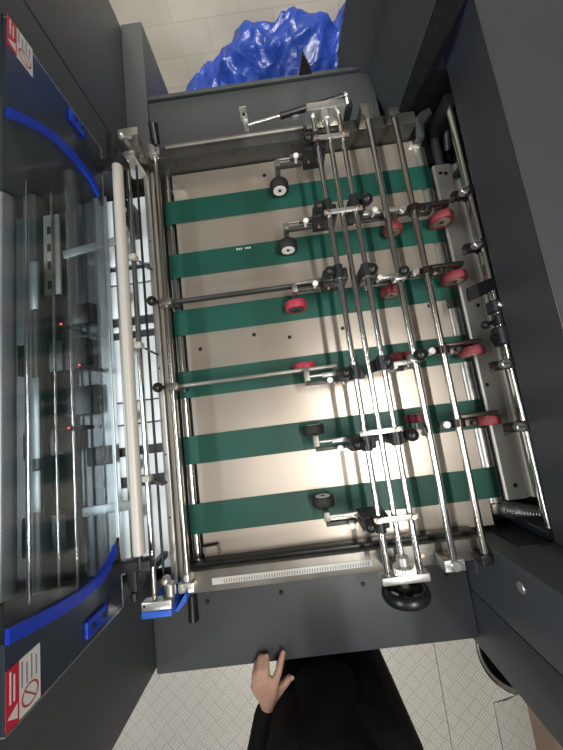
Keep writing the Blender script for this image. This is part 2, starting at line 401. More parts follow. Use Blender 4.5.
# right-hand cover
MB_cov = MB().prism([(.515, .95), (.520, .945), (1.4, .945), (1.4, 1.10), (.503, 1.10)], -.328, 1.5, 'y')
rc = thing('side_cover', 'long dark grey cover overhanging the right side of the table', 'machine cover', (.95, .5, -.3))
for v in MB_cov.bm.verts:
    if v.co.x < .6 and v.co.z < 1.0: v.co.x = .536 if v.co.y > 1 else .514
MB_cov.done('cover_shell', 'paint', rc)
MB().box(.5015, .505, -.3275, 1.499, 1.098, 1.102, .0005).done('folded_edge', 'rail_dark', rc, 'thin slightly paler top edge of the cover')  # edge strip a little lighter than the cover paint
MB().box(.83, 1.4, -.3275, 1.5, -.3, .945).done('side_housing', 'dark', rc)

# near right cabinet
nr = thing('corner_housing', 'dark grey housing at the lower right corner with a round silver plug', 'machine cabinet', (.8, -.5, -.3))
MB().box(.389, 1.4, -.480, -.332, -.3, 1.5, .002).done('rear_panel', 'paint_deck', nr)
MB().box(.388, 1.4, -.622, -.4815, -.3, 1.5, .002).done('front_panel', 'paint', nr)
MB().box(.44, 1.4, -.3318, -.3285, .80, .944).done('inner_shade_plate', 'dark', nr)  # shade under the cover is put into this plate's dark colour
MB().cyl((.390, -.372, 1.005), (.3855, -.372, 1.005), .0105, 24, bev=.0015).done('silver_plug', 'zinc', nr)
MB().box(.3865, .389, -.420, -.372, .83, .853, .0008).done('angle_plate', 'grey_in', nr)
for y, z in ((-.43, .885), (-.51, .85), (-.44, .90)): MB().cyl((.403, y, z), (.4005, y, z), .0035, 10).done('panel_screw', 'black', nr)

# far right housing with angled corner
fr = thing('tower_housing', 'tall dark grey housing behind the table at upper right of the far deck', 'machine cabinet', (.5, 1.2, -.3))
MB().prism([(.292, 1.10), (.385, 1.06), (.414, .905), (.435, .864), (.445, .87), (.499, 1.6), (.48, 1.6)], .8005, 1.7).done('tower_shell', 'paint', fr)
MB().box(.437, .50, .860, .8635, .83, 1.7).box(.50, .82, .860, .8635, .83, .943).done('recess_shade_panel', 'blackmetal', fr)  # black colour stands in for the shade inside the recess
MB().cyl((.286, 1.11, 1.05), (.30, 1.11, 1.05), .011, 16).done('knob', 'black', fr)
mm = MB().prism([(1.118, .93), (1.135, .97), (1.118, 1.01), (1.100, .97)], .298, .3005, 'x').done('diamond_label', 'stick_white', fr)
MB().box(.292, .303, 1.10, 1.12, .82, .90, .003).done('hinge', 'black', fr)
# black latch bracket standing at the back of the far deck
lb = MB().prism([(.165, .812), (.205, .812), (.20, .83), (.178, .865), (.172, .87)], 1.078, 1.092, 'y')
tag(lb.done('latch_bracket', 'black'), 'small black bracket on the rear lip of the far deck before the tarpaulin', 'bracket')

# ------------------------------------------------------------ belt table
tb = thing('belt_table', 'brushed stainless steel table bed with side rails and end rollers', 'conveyor table', (.1, .2, .765))
bed = MB().box(-.262, .452, -.318, .752, .838, .847).done('bed_plate', 'bed', tb)
for x, y in ((-.235, .70), (-.225, .215), (-.075, .235), (.01, .78 - .07), (.02, .215), (.165, .22), (.405, .25)):
    MB().cyl((x, y, .8469), (x, y, .8482), .0052, 14).done('bed_screw', 'bronze', bed)
MB().box(-.262, .452, -.318, .752, .766, .8375).done('bed_support', 'blackmetal', tb)
fr_ = MB().box(-.365, .445, .757, .793, .767, .903, .002).done('far_rail', 'rail_dark', tb, 'dark far side rail')
for x in (-.235, -.18, -.07, .10, .30, .40): MB().cyl((x, .7572, .885), (x, .7562, .885), .0045, 12).done('rail_hole', 'black', fr_)
MB().cyl((-.255, .787, .906), (.135, .787, .906), .006, 16, bev=.001).done('rail_tube', 'rail', tb)
nrl = MB().box(-.285, .385, -.366, -.320, .767, .901, .002).done('near_rail', 'rail', tb, 'light steel near side rail')
MB().box(-.29, .388, -.3195, -.312, .85, .882, .001).done('rail_lip', 'blackmetal', tb)
sc = MB().box(-.232, .135, -.352, -.338, .9008, .9018).done('measuring_scale', 'scale', nrl)
mm = MB()
for k in range(58):
    x = -.205 + k * .0058; mm.box(x, x + .0022, -.3505, -.3425, .9018, .9022)
mm.done('scale_marks', 'ink', sc)
for x in (-.270, .16, .25, .36): MB().cyl((x, -.343, .9005), (x, -.343, .9028), .0045, 12).done('rail_screw', 'copper', nrl)
MB().cyl((-.282, -.319, .836), (-.282, .756, .836), .0125, 24).done('front_roller', 'chrome', tb)
rr = MB().cyl((.472, -.27, .829), (.472, .73, .829), .0195, 32).done('end_roller', 'zinc', tb)
mm = MB()
for y0, y1 in ((.235, .275),): mm.cyl((.472, y0, .829), (.472, y1, .829), .0197, 32)
mm.done('dark_band', 'rail_dark', rr)
MB().box(.44, .475, .7305, .75, .80, .853, .002).done('roller_bearing', 'zinc', tb)
MB().box(.455, .495, -.295, -.2705, .80, .850, .002).done('roller_bearing', 'rail', tb)
MB().box(.445, .60, -.326, .756, .766, .799).done('lower_sill', 'dark', tb)

bys = (.630, .463, .295, .122, -.050, -.220)
bl = ['green conveyor belt nearest the far rail, first from the blue tarpaulin',
      'second green conveyor belt from the far rail, with small pale printed letters',
      'third green conveyor belt from the far rail, with the dark guide bar along its edge',
      'fourth green conveyor belt from the far rail, with the pale guide bar lying over it',
      'fifth green conveyor belt from the far rail, second from the measuring scale',
      'green conveyor belt nearest the near rail and its measuring scale']
def belt(y, lab):
    a0, a1, r0, r1 = (-.282, .836), (.472, .829), .0138, .0208
    out = []
    def loop(t):
        L = []
        for k in range(13): a = PI / 2 + PI * k / 12; L.append((a0[0] + (r0 + t) * math.cos(a), a0[1] + (r0 + t) * math.sin(a)))
        for k in range(13): a = -PI / 2 + PI * k / 12; L.append((a1[0] + (r1 + t) * math.cos(a), a1[1] + (r1 + t) * math.sin(a)))
        return L
    A, B = loop(0), loop(-.0012)
    m = MB(); bm = m.bm; n = len(A); w2 = .036
    vs = [[bm.verts.new((q[0], yy, q[1])) for q in L] for L in (A, B) for yy in (y - w2, y + w2)]
    for k in range(n):
        j = (k + 1) % n
        bm.faces.new([vs[0][k], vs[0][j], vs[1][j], vs[1][k]]); bm.faces.new([vs[2][k], vs[2][j], vs[3][j], vs[3][k]])
        bm.faces.new([vs[0][k], vs[0][j], vs[2][j], vs[2][k]]); bm.faces.new([vs[1][k], vs[1][j], vs[3][j], vs[3][k]])
    o = m.done('conveyor_belt', 'belt'); tag(o, lab, 'conveyor belt', 'green belts of the table')
    return o
B2 = [belt(y, l) for y, l in zip(bys, bl)]
mm = MB()
for k in range(7):
    if k != 3: mm.box(-.096 + k * .0062, -.0925 + k * .0062, .486, .4915, .8498, .8501)
mm.done('printed_letters', 'stick_white', B2[1])

# right-hand steel plates
rp = thing('exit_plate', 'folded grey steel plate right of the end roller under the red wheels', 'plate', (.56, .2, .806))
pp = MB().prism([(.499, .80), (.499, .838), (.503, .842), (.548, .842), (.556, .836), (.565, .836), (.566, .842), (.62, .842), (.62, .80)], -.268, .668, 'y').done('folded_plate', 'plate', rp)
for x, y in ((.515, .640), (.53, .637), (.575, .640), (.525, -.235), (.60, -.215), (.535, .235), (.512, .02)): MB().cyl((x, y, .8419), (x, y, .845), .0052, 14, bev=.001).done('plate_screw', 'bronze', pp)
MB().box(.62, .745, -.326, .80, .766, .80).done('outer_ledge', 'dark', rp)

# ------------------------------------------------------------ shafts
def shaft(name, label, x, z, y0, y1, r, m, cat='shaft'):
    t = thing(name, label, cat, (x, y0, z)); MB().cyl((x, y0, z), (x, y1, z), r, 24, bev=.001).done('rod', m, t); return t
s4 = shaft('support_shaft', 'polished shaft right of the three bridge rods, with two black ball knobs', .298, .945, -.350, .742, .0078, 'chrome')
MB().box(.283, .313, .757, .790, .9035, .950, .003).cyl((.298, .742, .945), (.298, .775, .945), .011, 20).done('end_bracket', 'rail', s4)
e = MB().box(.276, .320, -.362, -.338, .9015, .948, .003).done('end_bracket', 'zinc', s4)
MB().cyl((.298, -.348, .946), (.298, -.348, .956), .011, 24, bev=.002).done('collar', 'zinc', s4)
MB().cyl((.290, -.3385, .93), (.290, -.336, .93), .006, 16).done('screw_head', 'copper', e)
s5 = shaft('support_shaft', 'polished shaft carrying four clamps with the right red wheels', .373, .930, -.34, .748, .0078, 'shaft_warm')
MB().box(.360, .388, .757, .780, .9035, .936, .003).cyl((.373, .748, .93), (.373, .757, .93), .006, 12).done('end_bracket', 'rail_dark', s5)
MB().box(.361, .385, -.364, -.342, .9015, .935, .003).done('end_bracket', 'blackmetal', s5)
s6 = shaft('support_shaft', 'thick polished shaft beside the right cover, under its overhang', .525, .925, -.322, .765, .0105, 'chrome')
MB().box(.508, .542, .755, .79, .845, .942, .003).done('end_bracket', 'blackmetal', s6)
MB().box(.505, .548, -.326, -.305, .80, .94, .003).done('end_bracket', 'blackmetal', s6)
s7 = shaft('drive_shaft', 'thinner bright shaft between thick shaft and the right cover', .556, .918, -.322, .62, .006, 'chrome')
MB().box(.5485, .565, -.326, -.31, .80, .93, .002).done('end_bracket', 'blackmetal', s7)
MB().box(.548, .565, .615, .63, .843, .93, .002).done('end_bracket', 'blackmetal', s7)

# knobs on the shaft
for y, r in ((.300, .0125), (.100, .015)):
    x, z = .298, .945
    cb_ = MB().box(x - .014, x + .014, y - .009, y + .009, z - .013, z + .010, .003).done('shaft_clamp', 'zinc', s4)
    MB().cyl((x + .001, y, z + .010), (x + .002, y, z + .022), .004, 12).ball((x + .002, y + .001, z + .030), r).done('ball_knob', 'black', cb_)

# ------------------------------------------------------------ bridge of three rods
br = thing('wheel_bridge', 'bridge of three polished rods across the belts with a black handwheel', 'bridge', (.182, .2, .98))
for x in (.149, .181, .213):
    MB().cyl((x, -.345, .98), (x, .742, .98), .0062, 20).done('bridge_rod', 'chrome', br)
e = MB().box(.134, .230, .738, .760, .945, .996, .003).done('end_plate', 'zinc', br)
MB().cyl((.181, .7375, .985), (.181, .710, .985), .0135, 24, bev=.002).done('bearing', 'zinc', e)
MB().box(.140, .230, .760, .788, .904, .945, .003).done('foot_block', 'blackmetal', br)
MB().box(.15, .215, .74, .76, .93, .96, .002).done('foot_web', 'blackmetal', br)
e = MB().box(.133, .229, -.352, -.336, .960, .990, .003).done('end_plate', 'zinc', br)
MB().box(.155, .21, -.350, -.338, .9022, .961, .003).done('foot_block', 'rail', br)
m = MB().cyl((.181, -.333, .985), (.181, -.318, .985), .020, 32, bev=.002)
for k in range(26):
    a = 2 * PI * k / 26; c = Vector((.181 + .0205 * math.cos(a), -.3255, .985 + .0205 * math.sin(a))); m.box(c.x - .0012, c.x + .0012, -.332, -.319, c.z - .0012, c.z + .0012)
m.cyl((.181, -.318, .985), (.181, -.300, .985), .0125, 24, bev=.002)
m.done('knurled_collar', 'zinc', e)
hw = MB().ring((.190, -.398, .932), (0, 1, 0), .041, .0095, 48, 14, 1.35).done('handwheel', 'black', br, 'black handwheel below the near end plate')
m = MB().cyl((.190, -.411, .932), (.190, -.385, .932), .015, 24, bev=.003)
for k in range(3):
    a = PI / 2 + k * 2 * PI / 3 + .4; m.cyl((.190, -.398, .932), (.190 + .040 * math.cos(a), -.398, .932 + .040 * math.sin(a)), .0075, 12)
m.done('spokes', 'black', hw)
MB().cyl((.188, -.352, .948), (.190, -.386, .934), .0085, 18).done('wheel_shaft', 'rail', hw)
for y in (.665, .465, -.052, -.228):
    cp = MB().box(.136, .227, y - .0055, y + .0055, .9865, .9915, .001).done('cross_plate', 'zinc', br)
    for x in (.146, .216): MB().cyl((x, y, .9915), (x, y, .9955), .0052, 14, bev=.001).done('screw', 'copper', cp)

# ------------------------------------------------------------ wheel arms
def wheel(t, x, y, z, r, wd, tyre, hub, face=1, lab=None):
    """wheel rolling along x; face +1/-1 side of the recessed hub"""
    T = Matrix.Translation((x, y, z)) @ Matrix.Rotation(-PI / 2, 4, 'X')
    h2 = wd / 2
    wo = MB().lathe([(r * .66, -h2 * .9), (r * .93, -h2), (r, -h2 * .7), (r, h2 * .7), (r * .93, h2), (r * .66, h2 * .9)], 36, T, True).done('wheel', tyre, t, lab)
    MB().lathe([(0, -h2 * .92), (r * .30, -h2 * .92), (r * .30, -h2 * 1.04), (r * .68, -h2 * 1.04), (r * .68, h2 * 1.04), (r * .30, h2 * 1.04), (r * .30, h2 * .92), (0, h2 * .92)], 32, T, False).done('hub', hub, wo)
    MB().cyl((x, y - h2 * 1.04, z), (x, y + h2 * 1.04, z), r * .18, 16).done('axle_nut', 'blackmetal', wo)
    return wo
AZ = .927
def left_arm(y, ay, kind, lab, knob_up=True, bright='zinc', wx=.047):
    t = thing('press_wheel_arm', lab, 'wheel arm', (.149, y, AZ), 'press wheel arms on the left of the bridge')
    if kind == 'red': wheel(t, wx, y, .879, .0285, .021, 'red', 'blackmetal', 1, 'red rubber wheel')
    else: wheel(t, wx, y, .878, .0265, .024, 'rubber', 'hub', 1, 'black rubber wheel with white hub')
    s = 1 if ay > y else -1
    wy = y + s * .019
    # wheel fork: axle and upright beside the wheel
    MB().cyl((wx, y + s * .012, .880), (wx, ay + s * .008, .880), .0045, 12).box(wx - .007, wx + .007, min(wy, ay) - .002, max(wy, ay) + .008, .876, AZ + .006, .002).done('fork', 'rail', t)
    MB().cyl((wx, ay + .009, AZ + .002), (.125, ay + .009, AZ + .002), .0035, 12).done('upper_rod', bright, t)
    MB().box(wx - .004, .112, ay - .012, ay - .003, AZ - .008, AZ + .005, .001).done('lower_bar', 'rail_dark', t)
    MB().box(.082, .124, ay + .003, ay + .013, AZ - .003, AZ + .010, .0015).done('clamp_plate', bright, t)
    MB().cyl((.096, ay - .008, AZ + .004), (.096, ay - .008, AZ + .022), .0035, 12).cyl((.096, ay - .008, AZ + .022), (.096, ay - .008, AZ + .029), .0068, 18, bev=.001).done('thumb_screw', 'hub', t)
    MB().box(.114, .172, ay - .016, ay + .014, AZ - .018, .9735, .004).cyl((.149, ay - .017, .98), (.149, ay + .015, .98), .0115, 18).done('clamp_block', 'blackmetal', t)
    MB().cyl((.131, ay, .965), (.129, ay - .001, .985), .005, 12).ball((.128, ay - .001, .990), .0125).done('ball_knob', 'black', t)
    MB().cyl((.128, ay - .022, .94), (.128, ay - .014, .94), .0035, 10).done('pin', 'copper', t)
    return t
data = [(.640, .668, 'black', 'black wheel arm with white hub nearest the far rail, over the first belt'),
        (.459, .484, 'black', 'black wheel arm with white hub over the second belt with printed letters'),
        (.288, .318, 'red', 'left red wheel arm over the third belt, against the dark guide bar'),
        (.122, .082, 'red', 'left red wheel arm over the fourth belt, behind the pale guide bar'),
        (-.036, -.072, 'black', 'black wheel arm over the fifth belt with its thumbscrew below the wheel'),
        (-.206, -.236, 'black', 'black wheel arm with white hub nearest the measuring scale, over the last belt')]
for k, (y, ay, kind, lab) in enumerate(data): left_arm(y, ay, kind, lab, bright='rail' if k < 3 else 'zinc')

def mid_arm(wx, y, ay, lab, kx):
    t = thing('press_wheel_arm', lab, 'wheel arm', (.213, y, AZ), 'press wheel arms on the right of the bridge')
    wheel(t, wx, y, .876, .025, .020, 'red_dusty', 'hub_gold', 1, 'dull red rubber wheel')
    MB().cyl((wx, y, .876), (wx, ay - .004, .876), .004, 12).box(wx - .006, wx + .006, ay - .012, ay - .002, .872, AZ + .004, .002).done('fork', 'rail', t)
    MB().box(.212, wx + .008, ay - .005, ay + .006, AZ - .004, AZ + .006, .0015).done('arm_bar', 'zinc', t)
    MB().box(.225, wx - .012, ay - .018, ay - .006, AZ - .010, AZ - .001, .001).done('lower_bar', 'black', t)
    MB().box(.200, .240, ay - .016, ay + .014, AZ - .018, .9735, .004).cyl((.213, ay - .017, .98), (.213, ay + .015, .98), .0115, 18).done('clamp_block', 'blackmetal', t)
    MB().cyl((kx - .006, ay, .950), (kx, ay, .975), .005, 12).ball((kx, ay, .982), .0145).done('ball_knob', 'black', t)
    MB().cyl((kx + .026, ay - .008, AZ), (kx + .026, ay - .008, AZ + .020), .0035, 12).cyl((kx + .026, ay - .008, AZ + .020), (kx + .026, ay - .008, AZ + .027), .0068, 18, bev=.001).done('thumb_screw', 'hub', t)
    MB().cyl((.222, ay - .026, .93), (.222, ay - .014, .93), .004, 10).done('pin', 'copper', t)
    return t
mid_arm(.335, .466, .488, 'right bridge arm over the second belt with a dull red wheel', .243)
mid_arm(.298, .292, .312, 'right bridge arm over the third belt with a dull red wheel', .225)
mid_arm(.290, .116, .094, 'right bridge arm over the fourth belt with a red wheel mostly behind shaft', .222)
mid_arm(.300, -.040, -.068, 'right bridge arm over the fifth belt with a dull red wheel', .246)

def right_arm(y, lab):
    cx = .373
    t = thing('exit_wheel_arm', lab, 'wheel arm', (cx, y, .93), 'red exit wheel arms on the right shaft')
    wheel(t, .466, y - .006, .880, .0315, .021, 'red_dusty', 'hub_gold', 1, 'dusty red rubber wheel with brass hub')
    MB().cyl((cx, y - .009, .93), (cx, y + .009, .93), .0155, 20).box(cx - .042, cx + .012, y - .007, y + .007, .918, .932, .002).done('clamp_block', 'bronze', t)
    MB().cyl((cx - .030, y, .930), (cx - .030, y, .942), .0085, 18, bev=.001).done('clamp_screw', 'zinc', t)
    MB().box(cx + .01, .470, y + .008, y + .018, .914, .928, .002).box(.459, .473, y + .008, y + .016, .872, .920, .002).box(cx + .012, cx + .046, y - .012, y + .008, .912, .934, .003).done('arm_bar', 'bronze', t)
    MB().cyl((.466, y - .006, .880), (.466, y + .012, .880), .0045, 12).done('axle', 'zinc', t)
    MB().cyl((cx + .03, y - .004, .934), (cx + .03, y - .004, .943), .005, 14).done('set_screw', 'blackmetal', t)
    return t
for y, lab in ((.480, 'dusty red exit wheel on the right shaft, nearest the far rail'),
               (.311, 'dusty red exit wheel on the right shaft, second from the far rail'),
               (.112, 'dusty red exit wheel on the right shaft, third from the far rail'),
               (-.060, 'dusty red exit wheel on the right shaft, nearest the measuring scale')):
    right_arm(y, lab)

def edge_clamp(y, lab):
    cx = .525
    t = thing('shaft_clamp', lab, 'clamp', (cx, y, .925), 'dark clamps on the thick shaft by the cover')
    MB().cyl((cx, y - .012, .925), (cx, y + .012, .925), .018, 22).box(cx - .045, cx - .006, y - .012, y + .010, .914, .930, .003).box(cx + .008, cx + .045, y - .008, y + .008, .908, .928, .002).done('clamp_body', 'bronze', t)
    MB().cyl((cx - .022, y, .928), (cx - .022, y, .945), .0105, 20, bev=.0015).done('clamp_screw', 'zinc', t)
    MB().box(cx - .030, cx - .014, y - .001, y + .001, .945, .9456).done('screw_slot', 'bronze', t)
    MB().cyl((cx - .042, y - .010, .918), (cx - .050, y - .012, .930), .0055, 12).done('side_pin', 'black', t)
    MB().cyl((cx + .030, y - .003, .926), (cx + .030, y - .003, .934), .005, 12).done('set_screw', 'copper', t)
    return t
for y, lab in ((.507, 'dark clamp on the thick shaft by the cover, nearest the far end'),
               (.361, 'dark clamp on the thick shaft by the cover, above the black bracket'),
               (.060, 'dark clamp on the thick shaft by the cover, below the black coupling'),
               (-.085, 'dark clamp on the thick shaft by the cover, nearest the lower right corner')):
    edge_clamp(y, lab)
cpl = thing('shaft_coupling', 'black jointed coupling on the thick shaft with a flat black arm', 'coupling', (.525, .17, .925))
MB().cyl((.525, .105, .925), (.525, .150, .925), .024, 28, bev=.003).cyl((.525, .155, .925), (.525, .180, .925), .017, 24, bev=.002).cyl((.525, .185, .925), (.525, .215, .925), .022, 28, bev=.003).done('coupling_body', 'blackmetal', cpl)
MB().ball((.522, .200, .940), .0105, 14).done('joint_ball', 'chrome', cpl)
MB().prism([(.452, .218), (.455, .252), (.525, .272), (.545, .268), (.545, .236), (.525, .240)], .935, .943).done('flat_arm', 'black', cpl)
MB().cyl((.492, .125, .93), (.507, .125, .93), .008, 12).ball((.488, .160, .925), .010).cyl((.488, .16, .925), (.512, .165, .925), .005).done('side_pin', 'blackmetal', cpl)

# far end machinery
fm = thing('crank_linkage', 'dark grey curved crank and shaft stub in the far right recess', 'linkage', (.48, .8, .80))
MB().box(.455, .575, .70, .86, .8005, .815, .002).done('base', 'blackmetal', fm)
MB().cyl((.528, .66 + .012, .83), (.528, .82, .83), .012, 20, bev=.001).done('shaft_stub', 'rail_dark', fm)
MB().prism([(.452, .735), (.475, .735), (.478, .775), (.50, .80), (.51, .805), (.505, .825), (.478, .815), (.458, .795)], .815, .875).done('curved_crank', 'grey_in', fm)
MB().tube([(.56, .72, .83), (.555, .765, .85), (.575, .785, .85), (.60, .775, .85)], .009, 12).done('hooked_lever', 'rail_dark', fm)
# near end hose
hs = MB()
a0, a1 = Vector((.475, -.272 - .012, .832)), Vector((.575, -.312, .838))
hs.cyl(a0, a1, .0175, 20)
for k in range(16):
    hs.cyl(a0.lerp(a1, (k + .1) / 16), a0.lerp(a1, (k + .65) / 16), .0215, 20, bev=.001)
tag(hs.done('ribbed_hose', 'hose'), 'shiny ribbed metal hose at the near right corner of the table', 'hose')

# ------------------------------------------------------------ left side rollers and bars
def longthing(name, lab, cat, build, m, z0): pass
wr = thing('guide_roller', 'thick pale beige roller beside the clear guard edge', 'roller', (-.347, .2, .99))
MB().cyl((-.347, -.235, .995), (-.347, .662, .995), .0122, 28, bev=.001).done('roller_sleeve', 'alu', wr)
MB().cyl((-.347, -.262, .995), (-.347, -.2355, .995), .006, 14).cyl((-.347, .6625, .995), (-.347, .690, .995), .006, 14).done('roller_pin', 'blackmetal', wr)
k1 = MB().box(-.3995, -.325, .664, .682, .985 - .008, 1.004, .003).box(-.372, -.352, .680, .756, .985 - .03, .998, .003).box(-.372, -.352, .7525, .757, .87, .998, .001).done('end_arm', 'blackmetal', wr)
k2 = MB().box(-.41, -.325, -.266, -.246, .985 - .012, 1.000, .003).box(-.382, -.362, -.30, -.262, .965, .985, .003).box(-.380, -.364, -.312, -.296, .80, .98, .003).done('end_arm', 'blackmetal', wr)
MB().cyl((-.372, -.312, .975), (-.372, -.330, .975), .008, 18, bev=.002).done('arm_bolt', 'blackmetal', k2)

cr = thing('guide_rod', 'thin chrome rod between the beige roller and the flat steel bar', 'rod', (-.352, .2, .93))
MB().cyl((-.3525, -.352, .93), (-.3525, .735, .93), .0062, 18).done('rod', 'chrome', cr)
MB().cyl((-.3365, -.352, .915), (-.3365, .735, .915), .003, 12).done('thin_rod', 'blackmetal', cr)
MB().box(-.368, -.325, .735, .756, .87, .945, .003).done('end_bracket', 'zinc', cr)
for y in (.455, .222, -.095):
    c_ = MB().box(-.362, -.343, y - .007, y + .007, .921, .942, .002).done('rod_clamp', 'alu', cr)
    MB().box(-.345, -.318, y - .016, y - .011, .895, .925, .001, rot=(-.6, 'Z')).done('diagonal_tab', 'rail_dark', c_)
bc = thing('corner_bracket', 'blue plastic and silver bracket at the near end of the thin chrome rod', 'bracket', (-.34, -.36, .80))
MB().box(-.378, -.312, -.371, -.353, .918, .942, .002).done('silver_block', 'zinc', bc)
MB().box(-.380, -.312, -.386, -.3712, .80, .9425, .004).prism([(-.3125, -.386), (-.285, -.35), (-.285, -.3675), (-.305, -.386)], .80, .925).done('blue_block', 'bluelight', bc)
MB().cyl((-.371, -.36, .942), (-.371, -.36, .943), .0025, 10).done('small_hole', 'black', bc)
mm = MB().cyl((-.318, -.352, .925), (-.318, -.325, .925), .011, 18, bev=.002).ball((-.325, -.318, .93), .011).done('clamp_nut', 'zinc', bc)
fb = thing('flat_bar', 'bright flat steel bar running along the left side of the rollers', 'bar', (-.33, .2, .87))
MB().box(-.3345, -.320, -.35, .755, .862, .880, .001).done('bar', 'zinc', fb)
for y in (.53, .17, -.05, -.2): MB().cyl((-.3275, y, .8799), (-.3275, y, .8808), .0028, 8).done('bar_screw', 'rail_dark', fb)
rl = thing('steel_roller', 'warm grey steel roller between the flat bar and the knobbed rod', 'roller', (-.307, .2, .86))
MB().cyl((-.3075, -.34, .868), (-.3075, .745, .868), .0105, 24).done('roller_body', 'plate', rl)
kb = thing('clamp_rod', 'polished rod at the left edge of the belts carrying two black knobs', 'rod', (-.287, .2, .90))
MB().cyl((-.2875, -.335, .902), (-.2875, .765, .902), .0082, 24, bev=.001).done('rod', 'shaft_warm', kb)
MB().cyl((-.2875, .765, .902), (-.2875, .785, .912), .0095, 18, bev=.002).box(-.300, -.275, .758, .792, .90, .922, .003).done('end_cap', 'zinc', kb)
MB().cyl((-.2875, -.336, .902), (-.2875, -.318, .902), .0115, 20, bev=.002).box(-.308, -.270, -.358, -.337, .888, .914, .003).done('end_cap', 'zinc', kb)
def lever(p0, p1, p2, lab):
    t = thing('lever_handle', lab, 'handle', p0, 'black lever handles')
    MB().cyl(p0, p1, .0065, 14).done('stem', 'zinc', t)
    MB().cyl(p1, p2, .0105, 22, bev=.003, r2=.0125).done('grip', 'black', t)
lever((-.287, -.352, .889), (-.289, -.375, .875), (-.293, -.440, .868), 'black lever handle over the near deck at lower left')
lever((-.275, .765, .915), (-.270, .770, .932), (-.264, .812, .962), 'black lever handle standing at the far left corner of the rail')
# bracket cluster on far left corner
fc = thing('corner_clamp', 'silver clamp plate with bolts at the far left corner', 'clamp', (-.33, .73, .9))
MB().box(-.345, -.335, .766, .785, .9035, .975, .001).box(-.348, -.298, .755, .783, .975, .981, .002).done('top_plate', 'zinc', fc)
MB().cyl((-.340, .765, .981), (-.340, .765, .987), .006, 16, bev=.001).cyl((-.340, .765, .981), (-.340, .765, .990), .003, 12).done('bolt', 'zinc', fc)
MB().box(-.312, -.296, .725, .757, .925, .985, .003).cyl((-.304, .715, .95), (-.304, .725, .95), .008, 14).done('hinge_block', 'rail', fc)
# bed corner hooks
for y, lab in ((.70, 'triangular steel tab at the far left corner of the bed'), (-.292, 'bent black hook at the near left corner of the bed')):
    if y > 0:
        tag(MB().prism([(-.262, .745), (-.262, .69), (-.222, .69)], .8475, .851).box(-.262, -.225, .687, .690, .8475, .864).done('corner_tab', 'zinc'), lab, 'tab')
    else:
        tag(MB().tube([(-.262, -.300, .853), (-.262, -.285, .853), (-.225, -.283, .853), (-.222, -.305, .853)], .003, 8).done('corner_hook', 'black'), lab, 'hook')
# slotted sheets under guard edge
sl = thing('feed_sheet', 'bright slotted sheet between the guard edge and the flat bar', 'plate', (-.41, .2, .766))
cuts = [.72, (.505, .488), (.448, .442), (.345, .318), (.302, .280), (.102, .098), (.04, .036), (-.022, -.046), (-.10, -.128), -.335]
tops = .72
for c in cuts[1:]:
    lo = c[0] if isinstance(c, tuple) else c
    MB().box(-.478, -.340, lo, tops, .812, .822, .001).done('sheet_segment', 'white_plate', sl)
    tops = c[1] if isinstance(c, tuple) else c
MB().box(-.480, -.338, -.336, .721, .766, .8115).done('sheet_support', 'dark', sl)
mm = MB().box(-.455, -.441, -.33, .71, .822, .834, .001).done('long_rib', 'rail', sl)
mm = MB()
for y in (.60, .56, .53, .40, .25, .06, -.07, -.19): mm.box(-.438, -.425, y - .014, y + .014, .822, .838, .001)
mm.done('small_block', 'rail_dark', sl)
cg = MB()
for k, (y, z) in enumerate(((.655, .90), (.62, .885), (.595, .90))): cg.cyl((-.389, y, z - .04), (-.389, y, z), .008, 12, bev=.001)
cg.box(-.395, -.378, .58, .67, .822, .87, .002)
tag(cg.done('bolt_cluster', 'blackmetal'), 'row of dark bolts under the far end of the beige roller', 'bolts')

# sliding guide bars
def guide_bar(y, x1, m, lab):
    t = thing('guide_bar', lab, 'guide bar', (-.287, y, .9), 'guide bars reaching from the left rod to the bridge')
    MB().box(-.285, x1, y - .0035, y + .0045, .893, .911, .0008).done('bar', m, t)
    MB().box(-.302, -.270, y - .009, y + .010, .888, .9175, .003).done('clamp_block', 'rail', t)
    MB().box(-.270, -.255, y - .014, y + .002, .885, .905, .002).done('stop_block', 'blackmetal', t)
    MB().cyl((-.302, y + .001, .91), (-.310, y + .001, .921), .005, 12).ball((-.314, y + .001, .928), .0125, 18).done('ball_knob', 'black', t)
guide_bar(.333, .145, 'rail_dark', 'dark steel guide bar along the third belt, with a black knob at its left end')
guide_bar(.112, .130, 'rail', 'pale steel guide bar over the fourth belt, with a black knob at its left end')

# gas strut on the far deck
gs = thing('gas_strut', 'black and silver gas strut lying along the far rail', 'gas strut', (.1, .81, .80))
MB().cyl((-.020, .800, .925), (.072, .806, .932), .0038, 14).done('piston_rod', 'chrome', gs)
MB().cyl((.072, .806, .932), (.245, .822, .945), .0085, 20, bev=.001).done('cylinder', 'black', gs)
MB().ball((.252, .823, .946), .008).cyl((.252, .823, .946), (.258, .80, .93), .006).done('ball_end', 'zinc', gs)
MB().box(-.028, -.016, .797, .803, .8, .935, .001).box(-.034, -.014, .803, .807, .93, .972, .002).done('foot_bracket', 'zinc', gs)
MB().cyl((-.024, .8025, .955), (-.024, .801, .955), .004, 10).done('bracket_hole', 'black', gs)
MB().box(.252, .268, .795, .815, .80, .94, .003).done('end_post', 'blackmetal', gs)
MB().box(.105, .125, .798, .806, .922, .932, .001).done('label_tab', 'zinc', gs)

